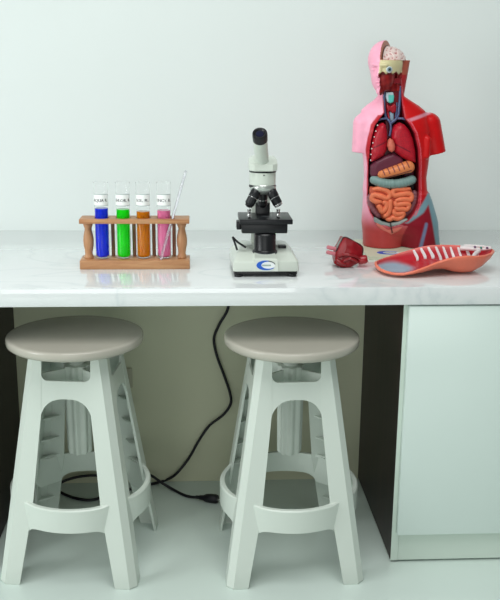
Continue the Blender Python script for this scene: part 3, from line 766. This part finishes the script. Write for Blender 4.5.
# --- organs
def organ(name, pts, vc, T, R, col, m=M_MODELM, disp=None, h=0.6, extra=None):
    xs = [p[0] for p in pts]; ys = [p[1] for p in pts]
    Gq = grid((min(xs)-2, vc-T-3, min(ys)-2), (max(xs)+2, vc+T+2, max(ys)+2), h)
    f = slab(*Gq, pts, vc, T, R)
    if extra is not None: f = extra(f, *Gq)
    if disp is not None: f = f + disp(*Gq)
    return sdf_part(name, f, Gq, h, col, tr, m)
LUNG = L_(196, 26, 44); LUNGD = L_(150, 18, 40)
def lung_col(p):
    u, v, w_ = p.T
    n_ = 0.5 + 0.5*np.sin(u*1.7 + 2*np.sin(w_*0.8))*np.sin(w_*1.9 + 2*np.sin(u*0.9))
    c = mixc(np.tile(LUNG, (len(u), 1)), np.tile(LUNGD, (len(u), 1)), n_*0.6)
    d = np.minimum(seg2(u, w_, (374, 146), (386, 140)), seg2(u, w_, (393, 142), (408, 150)))
    return mixc(c, np.tile(L_(112, 14, 34), (len(u), 1)), 1-sst(d, 0.3, 0.9))
organ('lung', [(383.5, 121.5), (386.3, 124), (387.6, 132), (387.4, 142), (386.5, 150), (383.5, 155), (377, 158.5), (372, 161), (371.8, 150), (373.2, 138), (376, 128.5), (379.5, 123.5)], -9.5, 8.6, 6.5, lung_col)
organ('lung', [(400, 121.3), (404.5, 123.5), (409, 129), (412.5, 138), (414.6, 150), (415, 161.5), (409, 160.5), (401, 156), (394.5, 150.5), (393.5, 144), (391.3, 137), (392, 129), (395, 124)], -10.0, 9.2, 7.0, lung_col)
organ('heart', [(389.5, 136.5), (392.3, 138.5), (394.2, 143.5), (393.8, 148.5), (391, 151), (388, 149), (386.6, 144), (387.4, 139)], -15.5, 4.6, 4.0, (214, 112, 92), M_MODEL, h=0.5)
organ('mediastinum', [(386, 119), (393, 119), (394, 136), (400, 156), (384, 158), (386.5, 138)], -5.0, 4, 2, (84, 14, 30), M_MODEL)
organ('liver', [(384, 155), (393, 151.5), (402, 156.5), (404, 162), (396, 167), (386, 171), (380, 176), (373, 178), (371, 173), (371.3, 165), (375, 160)], -9.5, 6.0, 4.5, (104, 44, 62), M_MODEL)
organ('spleen_bed', [(400, 160), (414, 163), (414, 176), (404, 177)], -6, 5, 3, (72, 24, 42), M_MODEL)

def tube_sdf_part(name, pts, rad, col, m=M_MODELM, h=0.55, ripple=0.0, period=1.6):
    P = np.array(spline(pts, 8)); rs = np.array([rad(i/(len(P)-1)) if callable(rad) else rad for i in range(len(P))])
    lo = P.min(0) - rs.max() - 1.5; hi = P.max(0) + rs.max() + 1.5
    Gq = grid(tuple(lo), tuple(hi), h); f = np.full(Gq[0].shape, 1e9)
    s = np.concatenate([[0], np.cumsum(np.linalg.norm(np.diff(P, axis=0), axis=1))])
    for i in range(len(P)-1):
        a, b = P[i], P[i+1]; e = b-a
        w_ = [Gq[j]-a[j] for j in range(3)]
        t = np.clip(sum(w_[j]*e[j] for j in range(3))/max(float(e@e), 1e-9), 0, 1)
        d = np.sqrt(sum((w_[j]-e[j]*t)**2 for j in range(3)))
        r = rs[i] + (rs[i+1]-rs[i])*t
        if ripple: r = r - ripple*(0.5+0.5*np.cos(2*PI*(s[i] + t*(s[i+1]-s[i]))/period))
        f = np.minimum(f, d - r)
    return sdf_part(name, f, Gq, h, col, tr, m)
def stom_col(p):
    u, v, w_ = p.T; n = len(u)
    c = np.tile(L_(232, 140, 86), (n, 1))
    t = np.full(n, 9.0)
    ax0, ax1 = np.array((380., 173.)), np.array((409., 163.5))
    for k in range(6):
        q0 = ax0 + (ax1-ax0)*(0.10 + 0.16*k); t = np.minimum(t, seg2(u, w_, tuple(q0 + (-1.5, -5.5)), tuple(q0 + (0.5, 1.0))))
    t = np.minimum(t, seg2(u, w_, (379, 178), (409, 168.5)))
    return mixc(c, np.tile(L_(120, 52, 62), (n, 1)), 1-sst(t, 0.25, 0.8))
tube_sdf_part('stomach', [(381.5, -14.0, 173.2), (388, -15.5, 171.3), (396, -16.2, 168.6), (403, -15.8, 166.3), (407, -14.5, 165.5)], lambda t: 4.4 + 1.9*t, stom_col)
tube_sdf_part('transverse_colon', [(374.0, -12.0, 178.5), (380, -15.0, 181.2), (388, -16.2, 182.4), (397, -16.2, 182.2), (405, -15.0, 180.6), (411.5, -12, 178.4)], 4.8, (128, 158, 154), ripple=1.3, period=2.9, m=M_MODEL)
tube_sdf_part('descending_colon', [(414, -9, 192), (413.6, -10, 200), (411, -10.5, 207), (406, -11, 213), (400, -11, 218)], 3.2, (150, 96, 104), ripple=0.9, period=3.2, m=M_MODEL)
tube_sdf_part('ascending_colon', [(371.5, -9, 196), (371.8, -10, 204), (374, -10.5, 210), (379, -11, 216)], 3.6, (146, 90, 98), ripple=0.8, period=3.2, m=M_MODEL)
# small intestine: loops in front of a domed mass
INT = (244, 132, 92)
si = organ('small_intestine', [(371, 186), (390, 187), (409, 185.5), (411.5, 190), (411, 197), (408.5, 205), (404, 213), (397, 220), (389, 222), (382, 219), (377, 211), (374, 203), (370.5, 196), (370, 190)], -9, 7.5, 6, (206, 92, 64), M_MODEL)
loops = [
 [(372, 188), (379, 187.5), (386, 189.5), (388.5, 193), (385.5, 196.5), (380, 194.5), (373.5, 193.5), (371.5, 197), (375, 199.5), (381, 199.8)],
 [(409, 187.5), (402, 187.8), (395, 188), (391.5, 190), (393, 193.5), (399, 192.8), (405, 192), (409.5, 193.5), (409, 198), (404, 197.3), (398, 197.6), (393.5, 198.5)],
 [(381, 200), (385, 201.5), (384.5, 206), (381, 209), (379, 205.5), (376.5, 203)],
 [(389, 197), (388.5, 202.5), (388, 208), (385.5, 212.5), (382, 213.5)],
 [(393, 199), (394.5, 202.5), (399, 202), (404, 201.5), (407, 203), (405, 207), (400.5, 206.5), (396, 206.5), (392.5, 204.5)],
 [(392, 207), (393, 211), (397, 211.5), (401.5, 211), (400, 214.5), (396, 216.2), (391.5, 215), (388.5, 216.8), (384.5, 216)]]
loops = [[(u, 187.5 + (w_-187.5)*1.07) for u, w_ in lp] for lp in loops]
def dome(u, w_): return -15.3 - 2.2*max(0.0, 1 - ((u-390)/22)**2 - ((w_-202)/20)**2)
for lp in loops:
    pts = [(u, dome(u, w_), w_) for u, w_ in lp]
    P = [tm1(*p) for p in spline(pts, 5)]
    me = tube(P, lambda t: 0.0074*(min(1, 0.45 + 6*min(t, 1-t))), 12, 0)
    paint(me, np.tile(L_(*INT), (len(me.vertices), 1)))
    link('intestine_loop', me, M_MODEL, si, smooth=180)
# pubic piece: grey cut rim and skin front
organ('pubic_rim', [(372.5, 216.5), (375.5, 217.2), (381, 221), (388, 222.8), (396, 221.2), (402.5, 218), (405.5, 217.8), (404.8, 222), (397, 225.4), (388.5, 226.6), (380, 225), (373, 221)], -16.5, 4.0, 1.2, (150, 164, 160), M_MODEL, h=0.5)
organ('pubic_front', [(374, 220.5), (380, 224), (388.5, 225.8), (397, 224.4), (404.2, 221), (402, 226), (396, 231), (389, 234.5), (381, 230.5), (375.5, 225.5)], -16.6, 4.2, 2.2, (222, 122, 108), M_MODEL, h=0.5)
link('seam_cord', tube([tm1(388.3, -21.3, 220.5), tm1(388.3, -22.4, 225), tm1(389.2, -22.3, 229.5), tm1(389.6, -21.5, 232.0)], 0.0016, 8, 4), mat('seam_black', (40, 20, 24), 0.4), tr, smooth=180)

# --- throat
def block(name, pts, vc, T, R, col, m=M_MODEL): return organ(name, pts, vc, T, R, col, m, h=0.45)
block('larynx', [(387.3, 92.2), (394, 92), (395.2, 96), (394.4, 101.5), (391.5, 103), (388.6, 101.5), (387.2, 97)], -8.5, 3.0, 1.4, lambda p: mixc(np.tile(L_(188, 206, 214), (len(p), 1)), np.tile(L_(92, 196, 184), (len(p), 1)), sst(p[:, 0], 388.6, 389.8)*sst(p[:, 2], 94.0, 95.2)))
block('thyroid', [(388.3, 103.5), (392, 105.5), (395.5, 102.5), (397.8, 106), (397, 111.5), (393.5, 113), (391, 110.5), (388.4, 112.5), (387.5, 107)], -7.0, 3.0, 1.8, (160, 18, 34))
block('trachea', [(391, 111), (395.2, 111), (395.2, 121), (391, 121)], -6.2, 2.6, 1.6, (150, 172, 190))
block('throat_muscle', [(386.5, 86), (402, 86), (402, 119), (397, 120), (391, 122), (386, 119)], -4.6, 2.0, 1.0, (120, 16, 32))
VB = mat('vessel_blue', (74, 84, 122), 0.3, coat=0.3); VR = mat('vessel_red', (176, 28, 44), 0.3, coat=0.3)
def vessel(pts, r, m): link('blood_vessel', tube([tm1(*p) for p in pts], r*0.0029, 10, 6), m, tr, smooth=180)
vessel([(385.8, -8.3, 91), (385.6, -8.2, 100), (386, -8.5, 110), (387, -10, 116.5), (390.5, -12, 121.5), (391, -12.5, 128), (389.5, -13, 135)], 1.15, VB)
vessel([(402, -6, 86), (401.3, -7.5, 96), (400.3, -8.5, 106), (399, -9.5, 114), (396, -12, 118.5), (390.8, -12.4, 122.5)], 1.25, VB)
vessel([(376, -12, 120.5), (381, -12, 118.5), (386.5, -11.5, 117.6)], 1.1, VB)
vessel([(398, -11.5, 117.6), (402.5, -12.5, 117.6), (407, -12.5, 119.0)], 1.1, VB)
vessel([(389.3, -7, 103), (389.2, -8, 112), (390.2, -9.5, 118)], 0.85, VR)
vessel([(398.3, -7.5, 102), (397.6, -8, 110), (396.4, -9.5, 117)], 0.8, VB)
vessel([(403.5, -8, 98), (404.2, -9.5, 108), (404.4, -11, 115)], 1.0, mat('vessel_pink', (226, 120, 140), 0.3))
# white rib ends along the cut edge of the chest wall
ends = []
for i in range(7):
    t = i/6; u = 378.2 - 6.2*math.sin(t*1.5); w_ = 124 + 35*t
    ends.append(lathe([(0.0008, -0.0016), (0.0019, -0.0008), (0.0021, 0.0), (0.0012, 0.0014)], tm1(u - 0.9, -17.5 + 4*t, w_), (0, -1, 0), 8))
for i in range(10):
    t = i/9; u = float(np.interp(124 + 58*t, [124, 132, 148, 165, 185], [409.2, 413.6, 416.9, 417.9, 417.8])); w_ = 124 + 58*t
    ends.append(lathe([(0.0008, -0.0016), (0.0019, -0.0008), (0.0021, 0.0), (0.0012, 0.0014)], tm1(u + 0.3, -18.2 + 4.5*t, w_), (0, -1, 0), 8))
tag(link('rib_ends', join(*ends), mat('bone_white', (236, 226, 222), 0.4), tr, smooth=180), kind='stuff')

# --- base board of the model
bo = [(0.398, 0.320), (0.404, 0.314), (0.640, 0.314), (0.646, 0.320), (0.646, 0.560), (0.640, 0.566), (0.404, 0.566), (0.398, 0.560)]
bd = link('board', prism(bo, lambda x, y: Vector((x, y, CT)), lambda x, y: Vector((x, y, TB))), M_BOARD, tr)
def board_top(u, v, l): return Vector((0.4640 + u, 0.366 + v, TB + l))
lg2 = link('board_logo', decal(ell(0.031, 0.0215), board_top, -0.001, 0.0004), M_WHITEPRINT, bd)
link('board_logo_crescent', decal(ellipse_crescent(0.032, 0.0225, 0.0075, 0.000, 0.72, a0=0.20*PI, a1=1.86*PI), board_top, -0.001, 0.0008), M_BLUE, lg2)
link('board_logo_print', join(*[decal([(x0, -0.004), (x0 + 0.0028, -0.004), (x0 + 0.0028, 0.004), (x0, 0.004)], board_top, 0, 0.0009) for x0 in [-0.011 + 0.0042*k for k in range(8)]]), M_GREYPRINT, lg2)

# ------------------------------------------------------------------ loose dark red piece of the model
rp_ = thing('organ_piece', 'dark red angular piece of the anatomy model with pink pegs, on the counter', 'organ model', (0.335, 0.245, CT))
def pw(u, v, y): return at(u, v, y)
front = [pw(344.3, 237.5, 0.225), pw(354, 241.5, 0.222), pw(362.5, 247.5, 0.225), pw(362, 257, 0.222), pw(358, 262, 0.218), pw(350, 266, 0.214), pw(341, 266, 0.216), pw(334.8, 262.5, 0.222), pw(336.8, 252, 0.226)]
me_pts = []
bm = bmesh.new()
cf = sum(front, Vector())/len(front)
for p in front: bm.verts.new(cf + (p - cf)*1.07)
for p in front:
    qv = cf + (p - cf)*0.86 + Vector((-0.004, 0.062, 0.0)); qv.z = max(qv.z, CT + 0.003); bm.verts.new(qv)
for p in front:
    qv = cf + (p - cf)*0.55 + Vector((0.0, -0.010, -0.002)); bm.verts.new(qv)
bmesh.ops.convex_hull(bm, input=list(bm.verts))
bmesh.ops.subdivide_edges(bm, edges=list(bm.edges), cuts=3, use_grid_fill=True)
bmesh.ops.triangulate(bm, faces=list(bm.faces))
for _ in range(1): bmesh.ops.smooth_vert(bm, verts=list(bm.verts), factor=0.25, use_axis_x=True, use_axis_y=True, use_axis_z=True)
for v in bm.verts:
    nn = noise.noise(v.co*42); v.co += (v.co - cf).normalized()*0.002*nn
zmin = min(v.co.z for v in bm.verts)
for v in bm.verts: v.co.z += CT + 0.0005 - zmin if v.co.z < CT + 0.02 else 0
me = fin(bm)
colr = []
for v in me.vertices:
    p = v.co; k = noise.noise(p*60); c = L_(142, 12, 24)*(1 + 0.35*k)
    colr.append(c)
paint(me, np.array(colr))
chunk = link('body', me, M_MODEL, rp_, smooth=28)
# muscle folds, dark top ridge, teal rear edge, pegs, knob
link('fold', tube([pw(337, 257, 0.214), pw(344, 254.5, 0.207), pw(352, 255.5, 0.205), pw(361, 259, 0.213)], lambda t: 0.0042*(0.4 + 2.2*t*(1-t)), 10, 6), mat('muscle_red', (140, 14, 24), 0.3, coat=0.3), chunk, smooth=180)
link('fold', tube([pw(343, 262, 0.208), pw(349, 258.5, 0.205), pw(354, 260, 0.206), pw(359, 263, 0.211)], lambda t: 0.0044*(0.4 + 2.2*t*(1-t)), 10, 6), mat('muscle_red', (140, 14, 24), 0.3), chunk, smooth=180)
link('fold', tube([pw(336, 259, 0.213), pw(340, 262.5, 0.209), pw(346, 264.5, 0.209)], lambda t: 0.006*(0.4 + 2.2*t*(1-t)), 10, 6), mat('muscle_red', (140, 14, 24), 0.3), chunk, smooth=180)
link('top_edge', tube([pw(336.5, 251, 0.227), pw(340.5, 244, 0.228), pw(344.3, 237.3, 0.227), pw(354, 241.6, 0.225), pw(362.3, 247.2, 0.227), pw(362, 256, 0.224)], 0.0022, 8, 6), mat('edge_dark', (70, 12, 24), 0.4), chunk, smooth=180)
tp = [(334.2, 252.5), (338, 243), (343, 236.6), (345.5, 236.8), (341, 245), (336.5, 256)]
link('joint_face', prism(tp, lambda u, v: pw(u, v, 0.236), lambda u, v: pw(u, v, 0.262)), mat('joint_teal', (150, 182, 176), 0.35), chunk)
for (a, b) in (((335.5, 249.0), (327.0, 247.0)), ((335, 254.0), (326.6, 252.0))):
    p_, q_ = pw(*a, 0.236), pw(*b, 0.232)
    link('peg', lathe([(0.0052, 0), (0.0052, (q_-p_).length*0.85), (0.0044, (q_-p_).length)], p_, q_-p_, 16), mat('peg_pink', (214, 130, 140), 0.35), rp_, smooth=40)
p_, q_ = pw(358, 260.5, 0.222), pw(367.5, 258.8, 0.219)
link('knob', lathe([(0.0105, 0), (0.0115, 0.008), (0.0112, (q_-p_).length*0.8), (0.0085, (q_-p_).length)], p_, q_-p_, 18), mat('muscle_red_knob', (158, 24, 34), 0.3, coat=0.3), rp_, smooth=180)

# ------------------------------------------------------------------ chest cover lying on its back
st_ = np.array([  # x, y near, z near, y far, z far, z bottom
 (0.3875, 0.165, 0.7560, 0.175, 0.7570, 0.7555), (0.393, 0.132, 0.7520, 0.206, 0.7570, 0.7475), (0.403, 0.112, 0.7490, 0.224, 0.7550, 0.7440), (0.420, 0.096, 0.7470, 0.240, 0.7565, 0.7420), (0.444, 0.088, 0.7480, 0.254, 0.7600, 0.7412),
 (0.470, 0.087, 0.7540, 0.262, 0.7665, 0.7415), (0.500, 0.089, 0.7650, 0.267, 0.7745, 0.7450), (0.530, 0.092, 0.7770, 0.269, 0.7820, 0.7520), (0.555, 0.094, 0.7850, 0.268, 0.7865, 0.7520), (0.580, 0.095, 0.7905, 0.267, 0.7885, 0.7440),
 (0.605, 0.097, 0.7925, 0.264, 0.7890, 0.7405), (0.630, 0.103, 0.7905, 0.258, 0.7890, 0.7420), (0.655, 0.117, 0.7895, 0.248, 0.7890, 0.7540), (0.680, 0.142, 0.7900, 0.232, 0.7890, 0.7720), (0.696, 0.172, 0.7905, 0.214, 0.7890, 0.7850), (0.700, 0.190, 0.7910, 0.198, 0.7900, 0.7885)])
sarr = np.linspace(0, 1, len(st_))
def cov(s, t):
    row = [np.interp(s, sarr, st_[:, k]) for k in range(6)]
    x, yn, zn, yf, zf_, zb = row
    y = yn + (yf-yn)*t; zr = zn + (zf_-zn)*t
    prof_ = 1 - abs(2*t-1)**4.0
    base = min(zn, zf_)
    zz = zr - (zr - zb)*prof_
    return Vector((x, y, zz))
NS, NT = 96, 36
P = [[cov(i/NS, j/NT) for j in range(NT+1)] for i in range(NS+1)]
Nn = [[None]*(NT+1) for _ in range(NS+1)]
for i in range(NS+1):
    for j in range(NT+1):
        du = P[min(i+1, NS)][j] - P[max(i-1, 0)][j]; dv = P[i][min(j+1, NT)] - P[i][max(j-1, 0)]
        n_ = du.cross(dv); n_ = n_.normalized() if n_.length > 1e-9 else Vector((0, 0, 1))
        if n_.z < 0: n_ = -n_
        Nn[i][j] = n_
TK = 0.0065
inner_ = [[P[i][j] + Nn[i][j]*TK for j in range(NT+1)] for i in range(NS+1)]
cc = thing('chest_cover', 'removable chest and belly cover of the torso, lying hollow side up', 'torso model', (0.54, 0.18, CT))
def gridmesh(Q):
    vs_ = [p for r_ in Q for p in r_]; fs = []
    m_ = NT+1
    for i in range(NS):
        for j in range(NT): fs.append((i*m_+j, (i+1)*m_+j, (i+1)*m_+j+1, i*m_+j+1))
    return vs_, fs
vo, fo_ = gridmesh(P); vi, _ = gridmesh(inner_)
loop = [(i, 0) for i in range(NS+1)] + [(NS, j) for j in range(1, NT+1)] + [(i, NT) for i in range(NS-1, -1, -1)] + [(0, j) for j in range(NT-1, 0, -1)]
m_ = NT+1; off = len(vo)
vs_ = list(vo); fs = [tuple(reversed(f_)) for f_ in fo_]
mid = []; top = []
for (i, j) in loop:
    o_ = P[i][j]; n_ = inner_[i][j]
    outw = Vector(((o_.x - 0.54)*0.3, o_.y - 0.18, 0)); outw = outw.normalized()*0.0022 if outw.length > 0 else outw
    mid.append(len(vs_)); vs_.append((o_ + n_)/2 + outw)
    top.append(len(vs_)); vs_.append(n_.copy())
nl = len(loop)
for k in range(nl):
    k2 = (k+1) % nl; a = loop[k][0]*m_ + loop[k][1]; b = loop[k2][0]*m_ + loop[k2][1]
    fs.append((a, b, mid[k2], mid[k])); fs.append((mid[k], mid[k2], top[k2], top[k]))
me = mesh(vs_, fs); bm = bmesh.new(); bm.from_mesh(me); me = fin(bm)
paint(me, np.array([L_(232, 124, 98)*(1 - 0.12*min(1, max(0, (0.775 - v.co.z)/0.03))*0) for v in me.vertices]))
link('skin_shell', me, M_MODEL, cc, smooth=60)
me = mesh(vi, fo_)
cl = []
for i in range(NS+1):
    for j in range(NT+1):
        x = inner_[i][j].x; t = j/NT
        red = L_(186, 30, 44); blu = L_(150, 182, 200)
        e = math.hypot((x - 0.432)/0.060, (t - 0.50)/0.42)
        k = 1 - float(sst(np.array(e), 0.62, 1.12))
        c = red*(1-k) + blu*k
        lip = float(sst(np.array(max(abs(2*t-1), 0)), 0.93, 0.985)); 
        if x < 0.39: lip = max(lip, float(sst(np.array(-x), -0.382, -0.377)))
        c = c*(1-lip) + L_(232, 120, 108)*lip
        cl.append(c)
paint(me, np.array(cl))
ln = link('lining', me, M_MODEL, cc, smooth=180)
def ins(x, t, lift):
    s = float(np.interp(x, st_[:, 0], sarr)); o_ = cov(s, t); e = 0.004
    du = cov(min(s+e, 1), t) - cov(max(s-e, 0), t); dv = cov(s, min(t+e, 1)) - cov(s, max(t-e, 0))
    n_ = du.cross(dv).normalized()
    if n_.z < 0: n_ = -n_
    return o_ + n_*(TK + lift)
M_RIB = mat('rib_white', (222, 214, 214), 0.35, coat=0.2)
for k in range(9):
    x0 = 0.512 + 0.0195*k; n_ = 10; rings = []
    for q_ in range(n_+1):
        tq = 0.76 + 0.225*q_/n_; xx = x0 - 0.004*(q_/n_) + 0.004*math.sin(q_/n_*PI)
        hw = 0.0042*(0.6 + 0.4*math.sin(PI*min(1, max(0, (q_ + 0.7)/(n_ + 1.4))))**0.5)
        rings.append([ins(xx - hw, tq, -0.001), ins(xx + hw, tq, -0.001), ins(xx + hw*0.75, tq, 0.0028), ins(xx - hw*0.75, tq, 0.0028)])
    link('rib', loft(rings), M_RIB, ln, smooth=50)
# white upper end (breastbone and collar bones) with small coloured marks
G3 = None
pts = [Vector((0.640, 0.235, 0.7935)), Vector((0.655, 0.215, 0.7930)), Vector((0.672, 0.200, 0.7950)), Vector((0.690, 0.192, 0.7965))]
br_ = link('breastbone', join(tube([Vector((0.628, 0.240, 0.787)), Vector((0.648, 0.222, 0.789)), Vector((0.668, 0.205, 0.790)), Vector((0.694, 0.193, 0.7955))], lambda t: 0.0068*(1 - 0.5*t), 12, 6),
    tube([Vector((0.640, 0.252, 0.789)), Vector((0.660, 0.240, 0.7915)), Vector((0.684, 0.226, 0.7925)), Vector((0.6965, 0.205, 0.7945))], lambda t: 0.0055*(1 - 0.4*t), 10, 6),
    tube([Vector((0.632, 0.150, 0.778)), Vector((0.645, 0.170, 0.784)), Vector((0.660, 0.190, 0.788))], lambda t: 0.006, 10, 6)), M_RIB, cc, smooth=180)
for (x, y, z, c) in ((0.655, 0.2085, 0.7955, (92, 52, 96)), (0.668, 0.1985, 0.7955, (60, 130, 116)), (0.682, 0.193, 0.7960, (92, 52, 96))):
    link('painted_mark', lathe([(0.0032, 0), (0.003, 0.0015), (0.001, 0.002)], (x, y, z), (0, -0.6, 0.8), 12), mat('mark_%d' % c[0], c, 0.4), br_)
